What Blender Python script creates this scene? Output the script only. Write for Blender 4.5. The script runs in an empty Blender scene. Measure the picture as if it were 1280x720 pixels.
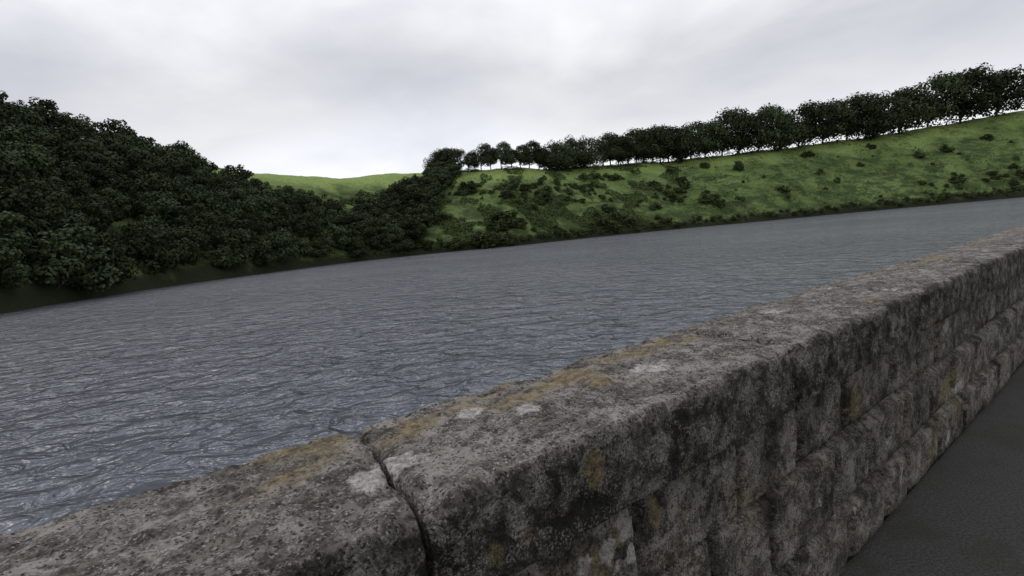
import bpy, math, random
import numpy as np
from mathutils import Vector, Matrix, Euler, noise
R = math.radians
random.seed(7); rng = np.random.default_rng(7)
S = bpy.context.scene
COL = S.collection
S.view_settings.view_transform = 'Standard'; S.view_settings.look = 'None'; S.view_settings.exposure = 0

# ------------------------------------------------------------------ camera
F = 640.0; EYE = 6.0
ROLL = -math.atan(.09); PITCH = math.atan(65/F)
cam = bpy.data.cameras.new('camera'); camo = bpy.data.objects.new('camera', cam); COL.objects.link(camo)
cam.sensor_width = 36; cam.lens = 36*F/1280; cam.clip_start = .05; cam.clip_end = 9000
CM = Euler((math.pi/2-PITCH, 0, 0)).to_matrix() @ Matrix.Rotation(ROLL, 3, 'Z')
camo.matrix_world = Matrix.Translation((0, 0, EYE)) @ CM.to_4x4()
S.camera = camo
CI = CM.transposed()
def ray(px, py): return (CM @ Vector(((px-640)/F, -(py-360)/F, -1))).normalized()
def proj(p):
    v = CI @ (Vector(p)-Vector((0, 0, EYE)))
    if v.z > -.01: return (-9999, -9999)
    return (640+F*v.x/-v.z, 360-F*v.y/-v.z)
def azel(px, py):
    d = ray(px, py); return math.degrees(math.atan2(d.x, d.y)), d.z/math.hypot(d.x, d.y)

# ------------------------------------------------------------------ helpers
def tag(o, label=None, cat=None, group=None, kind=None):
    if label: o['label'] = label
    if cat: o['category'] = cat
    if group: o['group'] = group
    if kind: o['kind'] = kind
    return o
def mesh(name, v, f, mat, smooth=True):
    m = bpy.data.meshes.new(name); m.from_pydata(v, [], f); m.update()
    if smooth: m.polygons.foreach_set('use_smooth', [True]*len(m.polygons))
    if mat: m.materials.append(mat)
    return m
def obj(name, m, parent=None, loc=(0, 0, 0)):
    o = bpy.data.objects.new(name, m); COL.objects.link(o); o.location = loc
    if parent: o.parent = parent
    return o
def fbm(p, o=3):
    s = 0; a = 1
    for i in range(o):
        s += a*noise.noise(p); p = p*2.03+Vector((3.1, 1.7, 5.3)); a *= .5
    return s
class NT:
    def __init__(s, name):
        s.m = bpy.data.materials.new(name); s.m.use_nodes = True; s.t = s.m.node_tree
        s.b = s.t.nodes['Principled BSDF']
    def n(s, ty, **kw):
        nd = s.t.nodes.new(ty)
        for k, v in kw.items(): setattr(nd, k, v)
        return nd
    def l(s, a, b): s.t.links.new(a, b)
    def noise(s, vec, scale, detail=4, rough=.55, dist=0):
        nd = s.n('ShaderNodeTexNoise'); nd.inputs['Scale'].default_value = scale; nd.inputs['Detail'].default_value = detail
        nd.inputs['Roughness'].default_value = rough; nd.inputs['Distortion'].default_value = dist
        s.l(vec, nd.inputs['Vector']); return nd.outputs['Fac']
    def ramp(s, fac, a, b, va=0., vb=1.):
        nd = s.n('ShaderNodeMapRange'); nd.inputs[1].default_value = a; nd.inputs[2].default_value = b
        nd.inputs[3].default_value = va; nd.inputs[4].default_value = vb
        nd.interpolation_type = 'SMOOTHSTEP'; s.l(fac, nd.inputs[0]); return nd.outputs[0]
    def mix(s, fac, a, b, bt='MIX'):
        nd = s.n('ShaderNodeMix', data_type='RGBA', blend_type=bt)
        for i, x in ((0, fac), (6, a), (7, b)):
            if isinstance(x, (int, float)): nd.inputs[i].default_value = x
            elif isinstance(x, tuple): nd.inputs[i].default_value = (*x, 1)
            else: s.l(x, nd.inputs[i])
        return nd.outputs[2]
    def math(s, op, a, b=0.):
        nd = s.n('ShaderNodeMath', operation=op)
        for i, x in ((0, a), (1, b)):
            if isinstance(x, (int, float)): nd.inputs[i].default_value = x
            else: s.l(x, nd.inputs[i])
        return nd.outputs[0]
    def bump(s, h, strength, dist, nrm=None):
        nd = s.n('ShaderNodeBump'); nd.inputs['Strength'].default_value = strength; nd.inputs['Distance'].default_value = dist
        s.l(h, nd.inputs['Height'])
        if nrm: s.l(nrm, nd.inputs['Normal'])
        return nd.outputs[0]

# ------------------------------------------------------------------ world: overcast cloud over a Nishita sky
SUN_EL, SUN_ROT = R(48), R(-60)
w = bpy.data.worlds.new('World'); S.world = w; w.use_nodes = True; t = w.node_tree; t.nodes.clear()
def wn(ty): return t.nodes.new(ty)
out = wn('ShaderNodeOutputWorld'); bg = wn('ShaderNodeBackground'); bg2 = wn('ShaderNodeBackground'); add = wn('ShaderNodeMixShader')
sky = wn('ShaderNodeTexSky'); sky.sky_type = 'NISHITA'; sky.sun_disc = False; sky.sun_elevation = SUN_EL; sky.sun_rotation = SUN_ROT
bg.inputs[1].default_value = .08; t.links.new(sky.outputs[0], bg.inputs[0])
tc = wn('ShaderNodeTexCoord'); mp = wn('ShaderNodeMapping'); mp.inputs['Scale'].default_value = (1, 1, 2.2); mp.inputs['Location'].default_value = (1.35, .2, .3)
t.links.new(tc.outputs['Generated'], mp.inputs[0])
n1 = wn('ShaderNodeTexNoise'); n1.inputs['Scale'].default_value = 2.3; n1.inputs['Detail'].default_value = 6; n1.inputs['Roughness'].default_value = .5; n1.inputs['Distortion'].default_value = .35
t.links.new(mp.outputs[0], n1.inputs[0])
cr = wn('ShaderNodeValToRGB'); e = cr.color_ramp.elements
e[0].position = .36; e[0].color = (.64, .655, .70, 1); e[1].position = .64; e[1].color = (.87, .875, .89, 1)
t.links.new(n1.outputs['Fac'], cr.inputs[0])
sx = wn('ShaderNodeSeparateXYZ'); t.links.new(tc.outputs['Generated'], sx.inputs[0])
cz = wn('ShaderNodeValToRGB'); e = cz.color_ramp.elements
e[0].position = 0; e[0].color = (1.25, 1.25, 1.25, 1); e[1].position = 1; e[1].color = (1.05, 1.05, 1.05, 1)
for p, c in ((.12, 1.18), (.19, .93), (.27, .87), (.38, 1.06), (.55, 1.18)):
    q = cz.color_ramp.elements.new(p); q.color = (c*.99, c*.992, c*1.005, 1)
dt = wn('ShaderNodeVectorMath'); dt.operation = 'DOT_PRODUCT'; dt.inputs[1].default_value = (math.sin(R(-10)), math.cos(R(-10)), .12)
t.links.new(tc.outputs['Generated'], dt.inputs[0])
mr = wn('ShaderNodeMapRange'); mr.inputs[1].default_value = .93; mr.inputs[2].default_value = 1.005; mr.inputs[3].default_value = 0; mr.inputs[4].default_value = .065
mr.interpolation_type = 'SMOOTHSTEP'; t.links.new(dt.outputs['Value'], mr.inputs[0])
n2 = wn('ShaderNodeMath'); n2.operation = 'MULTIPLY_ADD'; n2.inputs[1].default_value = .20
t.links.new(n1.outputs['Fac'], n2.inputs[0])
off = wn('ShaderNodeMath'); off.operation = 'SUBTRACT'; off.inputs[1].default_value = .10; t.links.new(sx.outputs[2], off.inputs[0])
t.links.new(off.outputs[0], n2.inputs[2])
o3 = wn('ShaderNodeMath'); o3.operation = 'SUBTRACT'; t.links.new(n2.outputs[0], o3.inputs[0]); t.links.new(mr.outputs[0], o3.inputs[1])
t.links.new(o3.outputs[0], cz.inputs[0])
mx = wn('ShaderNodeMix'); mx.data_type = 'RGBA'; mx.blend_type = 'MULTIPLY'; mx.inputs[0].default_value = 1
t.links.new(cr.outputs[0], mx.inputs[6]); t.links.new(cz.outputs[0], mx.inputs[7])
t.links.new(mx.outputs[2], bg2.inputs[0]); bg2.inputs[1].default_value = 1.1
add.inputs[0].default_value = .95
t.links.new(bg.outputs[0], add.inputs[1]); t.links.new(bg2.outputs[0], add.inputs[2]); t.links.new(add.outputs[0], out.inputs[0])
sl = bpy.data.lights.new('sun', 'SUN'); sl.energy = .9; sl.angle = R(20); sl.color = (1, .97, .92)
so = obj('sun', sl, loc=(0, 0, 200))
sd = Vector((math.sin(SUN_ROT)*math.cos(SUN_EL), math.cos(SUN_ROT)*math.cos(SUN_EL), math.sin(SUN_EL)))
so.rotation_euler = sd.to_track_quat('Z', 'Y').to_euler()

# ------------------------------------------------------------------ terrain
SH = [(-150, 415), (0, 393), (220, 357), (330, 342), (438, 328), (540, 317), (640, 308), (740, 297), (842, 287), (950, 277), (1050, 267.5), (1280, 246.5)]
SK = [(-150, 120), (0, 150), (150, 185), (300, 215), (438, 222), (500, 217), (560, 213), (640, 211), (750, 207), (842, 201), (1000, 183), (1150, 161), (1280, 138)]
ax = []; dx = []
for px, py in SH:
    a, e_ = azel(px, py); ax.append(a); dx.append(EYE/-e_)
AZ = np.arange(-180, 180.01, .25)
def smooth(v, k=7):
    ker = np.ones(k)/k; return np.convolve(np.pad(v, k//2, mode='edge'), ker, 'valid')
Dv = smooth(np.interp(AZ, ax, dx))
Cv = Dv + np.interp(AZ, [-50, -30, -15, 0, 20, 45], [130, 120, 110, 105, 110, 150])
hx = []; hv = []
for px, py in SK:
    a, e_ = azel(px, py); hx.append(a); c = float(np.interp(a, AZ, Cv)); hv.append(EYE+c*e_)
Hv = smooth(np.interp(AZ, hx, hv))
def prm(a): return float(np.interp(a, AZ, Dv)), float(np.interp(a, AZ, Cv)), float(np.interp(a, AZ, Hv))
def tfun(x, y):
    r = math.hypot(x, y); a = math.degrees(math.atan2(x, y)); D, C, H = prm(a)
    return (r-D)/(C-D), r, D, C, H
def height(x, y):
    t_, r, D, C, H = tfun(x, y)
    if t_ < 0: return max(-5, (r-D)*.3)
    p = Vector((x, y, 0))
    k = min(1, t_*3)*max(0., 1-max(0, t_-.8)*3)
    nz = (3.0*noise.noise(p/34)+1.8*noise.noise(p/13))*k+.4*noise.noise(p/4)*min(1, t_*10)
    if t_ <= 1:
        b = H*(.80*(1-(1-t_)**1.35)+.20*t_)
        return b+nz+min(1.6, t_*(C-D)*.6)*(1-t_)
    return max(H*.55, H-(r-C)*.03)+nz
NS = 90
tv = []; tf = []; att = []
rows = [('b', 0), ('b', .4), ('b', .8), ('b', .95)]+[('s', i/NS) for i in range(NS+1)]+[('o', x) for x in (6, 14, 25, 40, 60, 90, 140, 220, 350, 600, 1000, 1800, 3200)]
azs = list(np.arange(-180, -62, 4))+list(np.arange(-62, 62, .3))+list(np.arange(62, 180, 4))
for a in azs:
    D, C, H = prm(a); sa, ca = math.sin(R(a)), math.cos(R(a))
    for k, v in rows:
        r = 1+v*(D-1) if k == 'b' else D+v*(C-D) if k == 's' else C+v
        x, y = r*sa, r*ca
        tv.append((x, y, height(x, y))); att.append((r-D)/(C-D))
nr = len(rows); na = len(azs)
for i in range(na):
    j = (i+1) % na
    for k in range(nr-1): tf.append((i*nr+k, i*nr+k+1, j*nr+k+1, j*nr+k))
T = NT('hill_grass')
geo = T.n('ShaderNodeNewGeometry').outputs['Position']
at = T.n('ShaderNodeAttribute', attribute_name='slope_position').outputs['Fac']
nb = T.noise(geo, .022, 5, .6); nm = T.noise(geo, .09, 6, .65); nf = T.noise(geo, .6, 5, .7)
c = T.mix(T.ramp(nm, .36, .56), (.068, .100, .034), (.140, .198, .062))
c = T.mix(T.ramp(nb, .48, .64), c, (.180, .245, .085))
mpz = T.n('ShaderNodeMapping'); mpz.inputs['Scale'].default_value = (1, 1, 3); T.l(geo, mpz.inputs[0])
brk = T.noise(mpz.outputs[0], .055, 7, .72)
low = T.math('SUBTRACT', brk, T.math('MULTIPLY', at, .14))
c = T.mix(T.ramp(low, .43, .53, 0, .8), c, (.040, .056, .023))
c = T.mix(T.ramp(T.noise(mpz.outputs[0], .16, 5, .7), .54, .68, 0, .5), c, (.100, .105, .055))
tt = T.math('ADD', at, T.math('MULTIPLY', T.math('SUBTRACT', nb, .5), .7))
c = T.mix(T.ramp(tt, .62, .80, 0, .95), c, (.27, .36, .11))
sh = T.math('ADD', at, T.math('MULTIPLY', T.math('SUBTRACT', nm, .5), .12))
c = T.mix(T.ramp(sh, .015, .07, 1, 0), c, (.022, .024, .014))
c = T.mix(T.ramp(nf, .3, .7, .5, 0), c, (.026, .038, .016))
T.l(c, T.b.inputs['Base Color']); T.b.inputs['Roughness'].default_value = .95; T.b.inputs['Specular IOR Level'].default_value = .1
T.l(T.bump(nf, .8, .8), T.b.inputs['Normal'])
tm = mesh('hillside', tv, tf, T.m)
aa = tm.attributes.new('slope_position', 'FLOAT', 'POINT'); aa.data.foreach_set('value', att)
tag(obj('hillside', tm), 'green grassy hillside rising from the far shore', 'hill', kind='structure')

# ------------------------------------------------------------------ wall frame of reference
WA = 53.0
WD = Vector((math.sin(R(WA)), math.cos(R(WA)), 0)); WN = Vector((-WD.y, WD.x, 0))
PN = .70; TOP = 5.595; PATH = 4.5; WW = .46; HT = TOP-PATH
def wl(px, py, face):     # where a mark on the wall lies: local (t, p, z)
    d = ray(px, py); o = Vector((0, 0, EYE))
    k = (TOP-EYE)/d.z if face == 'top' else (PN+(.09 if face == 'low' else 0))/d.dot(WN)
    q = o+d*k
    return Vector((q.dot(WD), q.dot(WN)-PN, q.z-PATH))

# ------------------------------------------------------------------ water
Wt = NT('lake_water')
g = Wt.n('ShaderNodeNewGeometry').outputs['Position']
m1 = Wt.n('ShaderNodeMapping'); m1.inputs['Rotation'].default_value = (0, 0, R(-12)); m1.inputs['Scale'].default_value = (.66, 1, 1); Wt.l(g, m1.inputs[0])
m2 = Wt.n('ShaderNodeMapping'); m2.inputs['Rotation'].default_value = (0, 0, R(22)); m2.inputs['Scale'].default_value = (.8, 1, 1); Wt.l(g, m2.inputs[0])
a1 = Wt.noise(m1.outputs[0], .95, 3, .5, .9); a2 = Wt.noise(m2.outputs[0], 2.6, 3, .55, .5); a3 = Wt.noise(m2.outputs[0], .38, 3, .5, .7)
h = Wt.math('ADD', Wt.math('MULTIPLY', a1, 1.3), Wt.math('ADD', Wt.math('MULTIPLY', a2, .22), Wt.math('MULTIPLY', a3, 2.6)))
Wt.l(Wt.bump(h, 1.0, .85), Wt.b.inputs['Normal'])
gust = Wt.noise(g, .02, 4, .6)
Wt.l(Wt.mix(Wt.ramp(gust, .35, .65), (.128, .138, .162), (.168, .176, .202)), Wt.b.inputs['Base Color'])
Wt.b.inputs['Roughness'].default_value = .12; Wt.b.inputs['IOR'].default_value = 1.33
def wpt(t_, p, z): q = WD*t_+WN*(p+PN); return (q.x, q.y, z)
wm = mesh('water', [wpt(-900, .5, 0), wpt(1200, .5, 0), wpt(1200, 1200, 0), wpt(-900, 1200, 0)], [(0, 1, 2, 3)], Wt.m)
tag(obj('water', wm), 'grey rippled reservoir water below the wall', 'water', kind='structure')

# ------------------------------------------------------------------ stone material
def stone_mat(name, base_a, base_b, black):
    K = NT(name)
    o_ = K.n('ShaderNodeTexCoord').outputs['Object']
    col = K.n('ShaderNodeVertexColor', layer_name='marks'); sp = K.n('ShaderNodeSeparateColor'); K.l(col.outputs[0], sp.inputs[0])
    nl = K.noise(o_, 5, 6, .65); ng = K.noise(o_, 46, 6, .72); nf_ = K.noise(o_, 170, 4, .75); nk = K.noise(o_, 15, 6, .7, .4)
    c = K.mix(K.ramp(nl, .36, .64), base_a, base_b)
    c = K.mix(K.ramp(K.noise(o_, 9, 5, .7, .3), .46, .64, 0, .35), c, (.17, .135, .098))
    wv = K.n('ShaderNodeTexNoise'); wv.inputs['Scale'].default_value = 120; K.l(o_, wv.inputs['Vector'])
    va = K.n('ShaderNodeVectorMath', operation='MULTIPLY_ADD'); K.l(wv.outputs['Color'], va.inputs[0]); va.inputs[1].default_value = (.012,)*3; K.l(o_, va.inputs[2])
    vo = K.n('ShaderNodeTexVoronoi'); vo.inputs['Scale'].default_value = 170; K.l(va.outputs[0], vo.inputs['Vector'])
    sc = K.n('ShaderNodeSeparateColor'); K.l(vo.outputs['Color'], sc.inputs[0])
    c = K.mix(K.ramp(ng, .40, .60, .85, 0), c, (.046, .040, .037))
    c = K.mix(K.ramp(nk, .49, .62, 0, .75), c, (.38, .35, .325))
    pale = K.math('MULTIPLY', K.ramp(sc.outputs[0], .66, .86), K.ramp(vo.outputs['Distance'], .35, .6, 1, 0))
    c = K.mix(K.math('MULTIPLY', pale, K.ramp(nl, .3, .7, .4, .85)), c, (.52, .485, .465))
    dk = K.math('MULTIPLY', K.ramp(sc.outputs[1], .60, .78), K.ramp(vo.outputs['Distance'], .4, .65, 1, 0))
    c = K.mix(K.math('MULTIPLY', dk, .88), c, (.018, .016, .015))
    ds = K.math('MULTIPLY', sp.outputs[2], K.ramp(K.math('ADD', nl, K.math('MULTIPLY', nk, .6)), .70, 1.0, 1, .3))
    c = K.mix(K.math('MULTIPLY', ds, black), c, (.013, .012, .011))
    fl = K.math('MULTIPLY', K.ramp(nf_, .50, .62), K.ramp(nk, .42, .55))
    c = K.mix(K.math('MULTIPLY', fl, .65), c, (.42, .39, .36))
    nn = K.math('ADD', K.math('MULTIPLY', nk, 1.1), K.math('ADD', K.math('MULTIPLY', ng, .8), K.math('MULTIPLY', nf_, .4)))
    br = K.ramp(K.math('ADD', sp.outputs[1], nn), 1.60, 2.2)
    oc_ = K.mix(K.ramp(ng, .4, .6), (.155, .115, .062), (.36, .275, .15))
    oc_ = K.mix(K.ramp(K.noise(o_, 22, 4, .7), .45, .66), oc_, (.15, .14, .075))
    c = K.mix(K.math('MULTIPLY', br, K.ramp(nf_, .38, .56, .25, .92)), c, oc_)
    li = K.ramp(K.math('ADD', sp.outputs[0], nn), 1.68, 2.16)
    c = K.mix(K.math('MULTIPLY', li, K.ramp(nf_, .36, .54, .3, .95)), c, K.mix(K.ramp(ng, .4, .6), (.34, .315, .30), (.60, .56, .54)))
    K.l(c, K.b.inputs['Base Color']); K.b.inputs['Roughness'].default_value = .92; K.b.inputs['Specular IOR Level'].default_value = .2
    hh = K.math('ADD', K.math('MULTIPLY', ng, .8), K.math('ADD', K.math('MULTIPLY', nf_, .4), K.math('MULTIPLY', pale, .15)))
    K.l(K.bump(hh, 1.0, .018), K.b.inputs['Normal'])
    return K.m
M_cop = stone_mat('weathered_coping_stone', (.172, .153, .140), (.265, .238, .220), .93)
M_wall = stone_mat('blackened_wall_stone', (.20, .178, .145), (.31, .275, .22), .82)

MK = []
def mk(px, py, face, ra, rb, ch, s=1.): MK.append((wl(px, py, face), ra, rb, ch, s))
for a_ in ((500, 578, .05, .06), (818, 461, .08, .05), (665, 513, .03, .03), (716, 510, .035, .03), (585, 518, .05, .04), (455, 600, .04, .05)):
    mk(a_[0], a_[1], 'top', a_[2], a_[3], 0, 1.1)
for a_ in ((725, 468, .18, .07), (640, 500, .12, .05), (800, 440, .24, .07), (520, 532, .1, .04), (745, 481, .08, .04), (500, 548, .07, .03), (690, 482, .1, .04)):
    mk(a_[0], a_[1], 'top', a_[2], a_[3], 1, 1.1)
for a_ in ((741, 582, .030, .046), (662, 668, .025, .03), (620, 690, .016, .03)):
    mk(a_[0], a_[1], 'front', a_[2], a_[3], 1, 1.6 if a_[0] == 741 else 1.0)
for a_ in ((752, 708, .05, .045), (778, 672, .025, .04), (820, 640, .02, .05)):
    mk(a_[0], a_[1], 'low', a_[2], a_[3], 1, 1.4)
for a_ in ((785, 660, .04, .05), (762, 695, .035, .04), (792, 695, .03, .05), (775, 710, .03, .04), (735, 712, .025, .03)):
    mk(a_[0], a_[1], 'low', a_[2], a_[3], 0, 1.15)
for _ in range(60):
    t_ = random.choice([random.uniform(-5, .0), random.uniform(1.3, 14)])
    MK.append((Vector((t_, random.uniform(.05, WW), HT)), random.uniform(.03, .08), random.uniform(.02, .06), random.choice((0, 0, 1)), .9))
    MK.append((Vector((t_+.3, 0, random.uniform(.3, HT-.05))), random.uniform(.02, .05), random.uniform(.02, .06), random.choice((0, 1, 1)), .9))
def marks(v):
    r = [0., 0., 0.]
    top = v.z > HT-.032
    nz = fbm(v*11, 3)*.8
    for c_, ra, rb, ch, s in MK:
        if abs(v.x-c_.x) > ra*2: continue
        b = (v.y-c_.y) if top else (v.z-c_.z)
        if (c_.z > HT-.02) != top: continue
        d = math.sqrt(((v.x-c_.x)/ra)**2+(b/rb)**2)+nz
        r[ch] = max(r[ch], s*max(0, min(1, (1.5-d)/1.2)))
    n2_ = noise.noise(v*3.1)
    if top:
        pt = max(0, min(1, .45+fbm(v*5.5+Vector((1, 7, 3)), 2)*1.1))
        r[1] = max(r[1], .95*pt*max(0, min(1, (v.y-.20+n2_*.22)/.18)))
        r[2] = max(0, min(1, (.045-v.y+n2_*.05)/.04))*.8
        e_ = max(0, min(1, .5+noise.noise(v*4.7+Vector((9, 0, 0)))*1.6))
        r[2] = max(r[2], e_*.2)
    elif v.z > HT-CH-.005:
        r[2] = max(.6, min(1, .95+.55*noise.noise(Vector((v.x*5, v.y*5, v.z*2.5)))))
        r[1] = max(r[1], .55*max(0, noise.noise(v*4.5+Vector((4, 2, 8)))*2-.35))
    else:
        coping_shade = max(0, 1-(HT-CH-v.z)/.05)  # shadow line under the coping, painted into the masonry colour
        r[2] = max(.05+.9*coping_shade, min(1, .50+1.2*noise.noise(Vector((v.x*6, 3, v.z*4)))))
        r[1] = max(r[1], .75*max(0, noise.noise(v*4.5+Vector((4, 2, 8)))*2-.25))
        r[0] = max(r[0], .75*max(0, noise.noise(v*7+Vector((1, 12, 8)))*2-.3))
    return (r[0], r[1], r[2], 1)
def set_marks(m):
    ca_ = m.color_attributes.new('marks', 'FLOAT_COLOR', 'POINT')
    buf = []
    for v in m.vertices: buf += marks(v.co)
    ca_.data.foreach_set('color', buf)

wall = bpy.data.objects.new('parapet_wall', None); COL.objects.link(wall)
wall.location = (WN.x*PN, WN.y*PN, PATH); wall.rotation_euler = (0, 0, R(90-WA)); wall.empty_display_size = .3
tag(wall, 'weathered grey stone parapet with lichen spotted coping along the near edge of the water', 'wall')
CH = .19   # coping face height
RD = .022
SKEW = .13
def coping(t0, t1, step, g0=.004, g1=.004):
    pts = [(WW-.02, HT-CH), (WW, HT-CH*.8), (WW, HT-.03), (WW-.008, HT-.01), (WW-.03, HT+.002)]
    n_ = max(3, int((WW-.09)/step))
    for i in range(1, n_+1):
        u = i/n_; pts.append((WW-.03-(WW-.03-RD)*u, HT+.006*math.sin(u*math.pi)-.002))
    for i in range(1, 8):
        a = i/7*math.pi/2; pts.append((RD-RD*math.sin(a), HT-RD*(1-math.cos(a))))
    n_ = max(3, int((CH-RD)/step))
    for i in range(1, n_+1): pts.append((0, HT-RD-(CH-RD-.004)*i/n_))
    pts.append((.004, HT-CH+.001))
    for i in range(1, 12): pts.append((.004+.175*i/11, HT-CH+.001))
    a0 = t0+g0; a1 = t1-g1
    ts = [a0, a0+.002, a0+.005, a0+.010, a0+.016]
    m_ = max(4, int((a1-a0-.032)/step))
    ts += [a0+.016+(a1-a0-.032)*i/m_ for i in range(1, m_)]
    ts += [a1-.016, a1-.010, a1-.005, a1-.002, a1]
    cy, cz_ = WW/2, HT-CH/2
    V = []; NP = len(pts)
    for t_ in ts:
        ed = min(t_-a0, a1-t_); sh_ = .008*max(0, 1-ed/.016)**2
        jk = round(t0 if t_-a0 < a1-t_ else t1, 3)*3
        for i, (p, z) in enumerate(pts):
            q0 = pts[max(0, i-1)]; q1 = pts[min(NP-1, i+1)]
            ny, nz = -(q1[1]-q0[1]), (q1[0]-q0[0]); L = math.hypot(ny, nz) or 1
            ny, nz = -ny/L, -nz/L
            if (p-cy)*ny+(z-cz_)*nz < 0: ny, nz = -ny, -nz
            P = Vector((t_, p, z))
            low_ = max(0, 1-(z-(HT-CH))/.04) if p < .05 else 0
            dsp = (.006*noise.noise(P*4.3)+.0045*noise.noise(P*13))*(1-.7*low_)+(.0048*noise.noise(P*34)+.0034*noise.noise(P*85))*(1-.5*low_)
            chip = max(0, noise.noise(P*11+Vector((5, 5, 5)))-.22)*.055
            lip = max(0, 1-math.hypot(p-.0, z-HT)/.055)
            backlip = max(0, 1-math.hypot(p-WW, z-HT)/.08)
            jn = max(0, 1-ed/.05)*max(0, noise.noise(P*18+Vector((2, 8, 1)))+.08)*.05
            bl = .035*noise.noise(Vector((t_*5, 3, 1)))*backlip
            tj = t_+(.016*noise.noise(Vector((jk, p*8, z*8)))+.009*noise.noise(Vector((jk, p*30, z*30))))*max(0, 1-ed/.12)
            dsp -= chip*(lip+.8*backlip)+sh_+jn
            V.append((tj+SKEW*p, p+ny*dsp+bl, z+nz*dsp))
    Fc = []
    for i in range(len(ts)-1):
        for k in range(NP): Fc.append((i*NP+k, i*NP+(k+1) % NP, (i+1)*NP+(k+1) % NP, (i+1)*NP+k))
    Fc.append(tuple(range(NP))[::-1]); Fc.append(tuple((len(ts)-1)*NP+k for k in range(NP)))
    m = mesh('coping_stone', V, Fc, M_cop); set_marks(m)
    return obj('coping_stone', m, wall)
JT = wl(537, 642, 'top').x
edges = [JT-1.15*k for k in range(5, 0, -1)]+[JT]+[JT+1.25*k for k in range(1, 24)]
for i in range(len(edges)-1):
    a, b = edges[i], edges[i+1]
    st = .0055 if b > -.6 and a < 2.0 else .012 if a < 3.5 and b > -2 else .04
    coping(a, b, st, .006, .006)
V = []; Fc = []
def block(t0, t1, z0, z1, step, y0):
    base = len(V); nt = max(3, int((t1-t0)/step)); nz_ = max(3, int((z1-z0)/step))
    for i in range(nt+1):
        for k in range(nz_+1):
            t_ = t0+(t1-t0)*i/nt; z = z0+(z1-z0)*k/nz_
            ed = min(t_-t0, t1-t_, z-z0, z1-z)
            P = Vector((t_, y0*7, z))
            y = y0+.05*max(0, 1-ed/.012)**2-.007*noise.noise(P*8)-.005*noise.noise(P*24)-.003*noise.noise(P*70)
            V.append((t_, y, z))
    for i in range(nt):
        for k in range(nz_):
            q = base+i*(nz_+1)+k; Fc.append((q, q+nz_+1, q+nz_+2, q+1))
JB = wl(803, 670, 'low').x
zt = HT-CH-.024
for ci, hh_ in enumerate((.30, .29, .28)):
    z1 = zt; z0 = zt-hh_+.014; zt -= hh_
    t_ = JB if ci == 0 else JB-.22 if ci == 1 else JB+.2
    ts = [t_]
    while ts[-1] < 27: ts.append(ts[-1]+random.uniform(.3, .6))
    tl = [t_]
    while tl[-1] > -5: tl.append(tl[-1]-random.uniform(.3, .6))
    al = sorted(set(tl+ts))
    for a, b in zip(al[:-1], al[1:]):
        near = b > -.2 and a < 1.6 and ci < 2
        block(a+.009, b-.009, max(z0, .01), z1, .007 if near else .03 if a < 6 else .1, .098+random.uniform(-.007, .007))
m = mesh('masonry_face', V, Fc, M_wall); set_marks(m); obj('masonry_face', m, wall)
def boxv(x0, x1, y0, y1, z0, z1):
    v = [(x, y, z) for x in (x0, x1) for y in (y0, y1) for z in (z0, z1)]
    f = [(0, 1, 3, 2), (4, 6, 7, 5), (0, 4, 5, 1), (2, 3, 7, 6), (0, 2, 6, 4), (1, 5, 7, 3)]
    return v, f
K = NT('dark_mortar'); oc = K.n('ShaderNodeTexCoord').outputs['Object']
K.l(K.mix(K.ramp(K.noise(oc, 30, 5, .7), .35, .65), (.006, .006, .005), (.02, .018, .015)), K.b.inputs['Base Color']); K.b.inputs['Roughness'].default_value = .95
v, f = boxv(edges[0], edges[-1]-.01, .142, WW-.03, 0, HT-.05)
obj('mortar_core', mesh('mortar_core', v, f, K.m, False), wall)
D_ = NT('dam_stonework'); oc = D_.n('ShaderNodeTexCoord').outputs['Object']
D_.l(D_.mix(D_.ramp(D_.noise(oc, 2.5, 6, .7), .35, .65), (.05, .048, .04), (.15, .14, .12)), D_.b.inputs['Base Color']); D_.b.inputs['Roughness'].default_value = .9
sec = [(WW-.025, PATH-.03), (WW+1.2, -4.5), (-6.5, -4.5), (-3.2, PATH-.03)]
v = [wpt(x, p, z) for x in (-90, 330) for p, z in sec]
f = [(0, 1, 5, 4), (1, 2, 6, 5), (2, 3, 7, 6), (3, 0, 4, 7), (0, 3, 2, 1), (4, 5, 6, 7)]
tag(obj('dam', mesh('dam', v, f, D_.m, False)), 'stone dam carrying the parapet wall', 'dam', kind='structure')
P_ = NT('walkway_asphalt'); oc = P_.n('ShaderNodeTexCoord').outputs['Object']
pa = P_.mix(P_.ramp(P_.noise(oc, 90, 4, .7), .35, .65), (.02, .02, .019), (.085, .083, .078))
P_.l(P_.mix(P_.ramp(P_.noise(oc, 3, 5, .7), .45, .65, 0, .6), pa, (.03, .032, .02)), P_.b.inputs['Base Color']); P_.b.inputs['Roughness'].default_value = .85
P_.l(P_.bump(P_.noise(oc, 120, 3, .7), .8, .01), P_.b.inputs['Normal'])
v = [wpt(-90, -3.1, PATH), wpt(330, -3.1, PATH), wpt(330, .13, PATH), wpt(-90, .13, PATH)]
tag(obj('path', mesh('path', v, [(0, 1, 2, 3)], P_.m, False)), 'dark walkway along the foot of the parapet', 'path', kind='structure')

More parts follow.
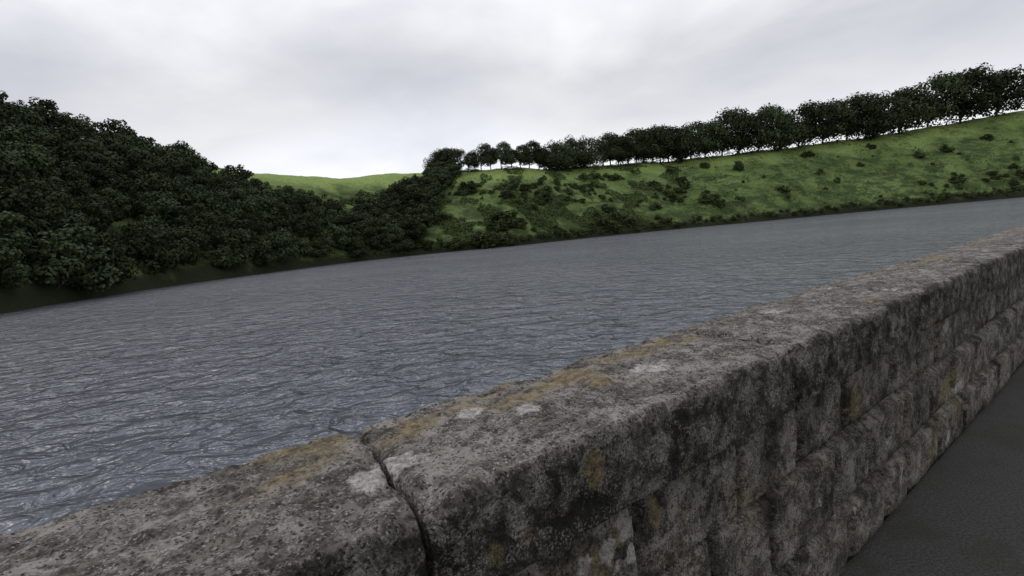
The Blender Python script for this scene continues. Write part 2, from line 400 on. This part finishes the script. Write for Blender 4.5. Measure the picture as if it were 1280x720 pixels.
# ------------------------------------------------------------------ foliage
def leaf_mat(name, a, b):
    L = NT(name); ge = L.n('ShaderNodeNewGeometry'); oi = L.n('ShaderNodeObjectInfo'); oc = L.n('ShaderNodeTexCoord').outputs['Object']
    c = L.mix(ge.outputs['Random Per Island'], a, b)
    c = L.mix(L.ramp(L.noise(oc, .45, 2, .6), .4, .6, 0, .5), c, tuple(x*.45 for x in a))
    hsv = L.n('ShaderNodeHueSaturation'); L.l(c, hsv.inputs['Color'])
    L.l(L.ramp(oi.outputs['Random'], 0, 1, .65, 1.5), hsv.inputs['Value']); L.l(L.ramp(oi.outputs['Random'], 0, 1, .48, .51), hsv.inputs['Hue'])
    L.l(hsv.outputs[0], L.b.inputs['Base Color']); L.b.inputs['Roughness'].default_value = .85; L.b.inputs['Specular IOR Level'].default_value = .1
    return L.m
LM = leaf_mat('dark_foliage', (.028, .039, .019), (.056, .074, .034))
LS = leaf_mat('shrub_foliage', (.034, .048, .020), (.072, .096, .038))
B_ = NT('bark'); oc = B_.n('ShaderNodeTexCoord').outputs['Object']
B_.l(B_.mix(B_.ramp(B_.noise(oc, 4, 5, .7), .35, .65), (.02, .017, .013), (.06, .052, .042)), B_.b.inputs['Base Color']); B_.b.inputs['Roughness'].default_value = .95
def crown_mesh(name, H, W, base, lean, nl, leaves, size, mat, seed, lob=(.13, .24), low=.10):
    r = np.random.default_rng(seed)
    cs = []
    for i in range(nl):
        a = r.uniform(0, 2*math.pi); u = r.uniform(0, 1)
        dome = math.sqrt(max(.05, 1-max(0, (u-.25)/.85)**2))
        rr = math.sqrt(r.uniform(0, 1))*W*.38*dome
        z = base+(H-base)*(low+(.84-low)*u)
        cs.append((rr*math.cos(a)+lean*(z-base), rr*math.sin(a), z, r.uniform(*lob)*W*(1.1-.3*u)))
    cs = np.array(cs); k = r.choice(nl, leaves, p=cs[:, 3]**2/np.sum(cs[:, 3]**2))
    d = r.normal(size=(leaves, 3)); d /= np.linalg.norm(d, axis=1)[:, None]
    rad = cs[k, 3]*r.uniform(.66, 1.02, leaves)
    c = cs[k, :3]+d*rad[:, None]*np.array([1, 1, .78])
    nrm = d+r.normal(size=(leaves, 3))*.40; nrm[:, 2] += .3; nrm /= np.linalg.norm(nrm, axis=1)[:, None]
    t1 = np.cross(nrm, r.normal(size=(leaves, 3))); t1 /= np.linalg.norm(t1, axis=1)[:, None]; t2 = np.cross(nrm, t1)
    s = (size*r.uniform(.5, 1.15, leaves))[:, None]
    vv = np.stack([c-t1*s, c+t2*s*.8, c+t1*s, c-t2*s*.8], 1).reshape(-1, 3)
    ff = np.arange(leaves*4).reshape(-1, 4)
    return mesh(name, vv.tolist(), ff.tolist(), mat, False), cs
def tube(V, Fc, p0, p1, r0, r1, n=7, seg=3, wob=0):
    p0 = Vector(p0); p1 = Vector(p1); ax_ = (p1-p0).normalized(); u = ax_.orthogonal().normalized(); w_ = ax_.cross(u); b = len(V)
    for i in range(seg+1):
        s = i/seg; c = p0.lerp(p1, s)+(u*noise.noise(p0*3+Vector((i, 0, 0)))+w_*noise.noise(p1*3+Vector((0, i, 0))))*wob*(0 < i < seg)
        r = r0+(r1-r0)*s
        for k in range(n):
            a = 2*math.pi*k/n; V.append(tuple(c+(u*math.cos(a)+w_*math.sin(a))*r))
    for i in range(seg):
        for k in range(n): Fc.append((b+i*n+k, b+i*n+(k+1) % n, b+(i+1)*n+(k+1) % n, b+(i+1)*n+k))
def make_tree(H, W, base, lean, nl, leaves, size, seed, lob=(.13, .24)):
    cm, cs = crown_mesh('crown', H, W, base, lean, nl, leaves, size, LM, seed, lob)
    V = []; Fc = []; top = (lean*(H*.55-base), 0, H*.62)
    tube(V, Fc, (0, 0, -1.2), (0.1, 0, base*.9), H*.026, H*.02, wob=.1); tube(V, Fc, (.1, 0, base*.9), top, H*.02, H*.008, wob=.3)
    for c in cs[::2]: tube(V, Fc, (.1, 0, base*random.uniform(.7, 1.1)), (c[0], c[1], c[2]), H*.010, H*.003, 5, 3, .3)
    return mesh('trunk', V, Fc, B_.m), cm
ROWV = [make_tree(13, 17, 3.0, .28, 34, 4600, .36, 11, (.12, .17)), make_tree(13, 20, 1.2, .36, 38, 5600, .36, 12, (.12, .17)), make_tree(13, 15, 3.4, .15, 30, 4200, .36, 13, (.13, .18)), make_tree(13, 20, .5, .32, 38, 5600, .36, 14, (.12, .17))]
WDV = [make_tree(12, 12, .4, .0, 26, 2600, .44, 21), make_tree(12, 11, .5, .08, 24, 2400, .44, 22), make_tree(12, 13.5, .3, -.06, 30, 2900, .44, 23), make_tree(12, 11.5, .5, .05, 24, 2400, .44, 24), make_tree(12, 10, .5, 0, 20, 2100, .44, 25)]
SHV = [crown_mesh('shrub', 3.2, 4.6, -.6, 0, 16, 850, .25, LS, s, (.15, .23))[0] for s in (31, 32, 33, 34)]
def put_tree(variant, x, y, sc, label, group, name, wide=1):
    z = height(x, y)-.3
    e_ = bpy.data.objects.new(name, None); COL.objects.link(e_); e_.location = (x, y, z)
    e_.scale = (sc*wide, sc*wide, sc*random.uniform(.92, 1.1)); e_.rotation_euler = (0, 0, random.uniform(-.6, .6) if name == 'hilltop_tree' else random.uniform(0, 6.28))
    tag(e_, label, 'tree', group)
    obj('trunk', variant[0], e_); obj('crown', variant[1], e_)
    return e_
def on_hill(px, tt_):
    a, _ = azel(px, 250); D, C, H = prm(a); r = D+tt_*(C-D); return r*math.sin(R(a)), r*math.cos(R(a)), r
ORD = ['first', 'second', 'third', 'fourth', 'fifth', 'sixth', 'seventh', 'eighth', 'ninth', 'tenth', 'eleventh', 'twelfth', 'thirteenth', 'fourteenth', 'fifteenth', 'sixteenth', 'seventeenth', 'eighteenth', 'nineteenth', 'twentieth']+['twenty-'+s for s in ('first', 'second', 'third', 'fourth', 'fifth', 'sixth', 'seventh', 'eighth', 'ninth')]+['thirtieth']+['thirty-'+s for s in ('first', 'second', 'third', 'fourth', 'fifth', 'sixth', 'seventh', 'eighth', 'ninth')]+['fortieth']+['forty-'+s for s in ('first', 'second', 'third', 'fourth', 'fifth', 'sixth', 'seventh', 'eighth', 'ninth')]+['fiftieth']
ROW = [(546, 25), (557, 29), (568, 28), (589, 27), (605, 33), (617, 29), (630, 33), (643, 26), (654, 29), (665, 33), (677, 29), (689, 36), (699, 31), (709, 38), (720, 34), (731, 38), (757, 41), (766, 37), (776, 37), (788, 44), (798, 38), (808, 44), (818, 41), (828, 46), (838, 44), (851, 43), (866, 48), (884, 44), (905, 51), (926, 46), (950, 52), (975, 49), (1000, 55), (1030, 51), (1060, 57), (1090, 53), (1125, 61), (1160, 57), (1200, 64), (1245, 62)]
for i, (px, hp) in enumerate(ROW):
    x, y, r = on_hill(px, random.uniform(.91, .99))
    hgt = hp*y/F
    desc = 'short dark tree' if hp < 28 else 'dark round-headed tree' if hp < 36 else 'tall dark tree'
    v_ = random.choice((0, 2)) if 575 < px < 650 else random.choice((0, 1, 3, 3, 1))
    put_tree(ROWV[v_], x, y, hgt/13, f'{desc} on the hilltop, {ORD[i]} from the left end of the row', 'row of trees along the hilltop', 'hilltop_tree', .86 if 575 < px < 650 else .95)
def inpoly(x, y, P):
    c_ = False; j = len(P)-1
    for i in range(len(P)):
        if (P[i][1] > y) != (P[j][1] > y) and x < (P[j][0]-P[i][0])*(y-P[i][1])/(P[j][1]-P[i][1])+P[i][0]: c_ = not c_
        j = i
    return c_
G1 = [(437, 332), (437, 284), (455, 274), (478, 264), (499, 252), (515, 240), (528, 229), (540, 218), (576, 213), (566, 226), (550, 240), (538, 254), (537, 272), (530, 292), (518, 306), (506, 322)]
G2 = [(-160, 430), (-160, 120), (0, 152), (150, 192), (300, 236), (370, 258), (405, 272), (437, 284), (437, 332)]
pts = []
def scatter(poly, n, dmin, tries=60000):
    xs = [p[0] for p in poly]; got = 0; k = 0
    while got < n and k < tries:
        k += 1
        px = random.uniform(min(xs), max(xs)); tt_ = random.uniform(0.012, 1.0)
        x, y, r = on_hill(px, tt_); z = height(x, y)
        qx, qy = proj((x, y, z))
        if not inpoly(qx+5*noise.noise(Vector((0, qy/12, 3))), qy, poly): continue
        if any((x-a)**2+(y-b)**2 < dmin**2 for a, b in pts): continue
        pts.append((x, y)); got += 1; yield x, y, tt_
for x, y, tt_ in scatter(G1, 110, 4.8):
    put_tree(random.choice(WDV), x, y, random.choice((.5, .7, .9, 1.1, 1.4))*(1-.15*tt_), 'dark broadleaf tree crowded into the wooded gully on the hillside', 'trees filling the wooded gully', 'woodland_tree', 1.15)
for x, y, tt_ in scatter(G2, 180, 7):
    put_tree(random.choice(WDV), x, y, random.uniform(.85, 1.35), 'dark broadleaf tree in the dense wood on the slope left of the gully', 'trees of the dense wood left of the gully', 'woodland_tree')
def put_shrub(x, y, sc, label, group):
    o = obj('shrub', random.choice(SHV), loc=(x, y, height(x, y)-.25*sc)); o.scale = (sc*random.uniform(.8, 1.4), sc*random.uniform(.8, 1.3), sc*random.uniform(.65, 1.0)); o.rotation_euler = (0, 0, random.uniform(0, 6.28))
    tag(o, label, 'shrub', group)
HB = [(510, 320), (535, 292), (545, 262), (562, 238), (590, 222), (700, 222), (842, 212), (1280, 160), (1330, 245), (842, 284), (640, 304)]
pts = []; cnt = 0
for x, y, tt_ in scatter(HB, 1100, 2.2):
    qx, qy = proj((x, y, height(x, y)))
    if random.random() < tt_*.6 or noise.noise(Vector((x/20, y/20, 4))) < -.02 or (qx > 860 and random.random() < .75): continue
    if cnt >= 298: break
    cnt += 1
    big = 1.5 if qx < 640 and random.random() < .5 else 1
    put_shrub(x, y, random.choice((.7, .9, 1.1, 1.4, 1.8, 2.4))*(1.15-.45*tt_)*big, 'dark green shrub scattered on the open grassy hillside', 'shrubs scattered over the open hillside')
px = 500
while px < 1290:
    x, y, r = on_hill(px, random.uniform(.015, .05))
    put_shrub(x, y, random.uniform(.8, 1.6), 'dark shrub in the fringe along the far waterline', 'shrubs along the far waterline')
    px += random.uniform(6, 10)
uv = []; n_q = 0; tries = 0
while n_q < 52000 and tries < 400000:
    tries += 1
    px = random.uniform(425, 1290) if random.random() < .35 else random.uniform(425, 850); tt_ = random.random()**1.15*.97+.01
    if tt_ > .62 and px < 545: continue
    x, y, r = on_hill(px, tt_)
    d_ = fbm(Vector((x/17, y/17, 9)), 4)+.30*(.48-tt_)
    if d_ < .08: continue
    n_q += 1
    z = height(x, y)+random.uniform(0, min(2.4, .5+5*(d_-.08)))
    nrm = Vector((random.gauss(0, .6), random.gauss(-.3, .6), 1)).normalized(); t1 = nrm.orthogonal().normalized(); t1.rotate(Matrix.Rotation(random.uniform(0, 6.28), 3, nrm)); t2 = nrm.cross(t1)
    s = random.uniform(.25, .65); c0 = Vector((x, y, z))
    uv += [tuple(c0-t1*s), tuple(c0+t2*s*.8), tuple(c0+t1*s), tuple(c0-t2*s*.8)]
uf = [(4*i, 4*i+1, 4*i+2, 4*i+3) for i in range(n_q)]
LU = NT('bracken_leaves'); ge = LU.n('ShaderNodeNewGeometry')
cc = LU.mix(ge.outputs['Random Per Island'], (.038, .054, .021), (.105, .145, .050))
cc = LU.mix(LU.ramp(LU.noise(ge.outputs['Position'], .05, 3, .6), .42, .6, 0, .55), cc, (.042, .056, .024))
LU.l(cc, LU.b.inputs['Base Color']); LU.b.inputs['Roughness'].default_value = .9; LU.b.inputs['Specular IOR Level'].default_value = .1
tag(obj('bracken', mesh('bracken', uv, uf, LU.m, False)), 'dark green bracken and bramble thickets patching the hillside grass', 'bracken', kind='stuff')
print('DBG', cnt, n_q, len(bpy.data.objects), JT, JB)
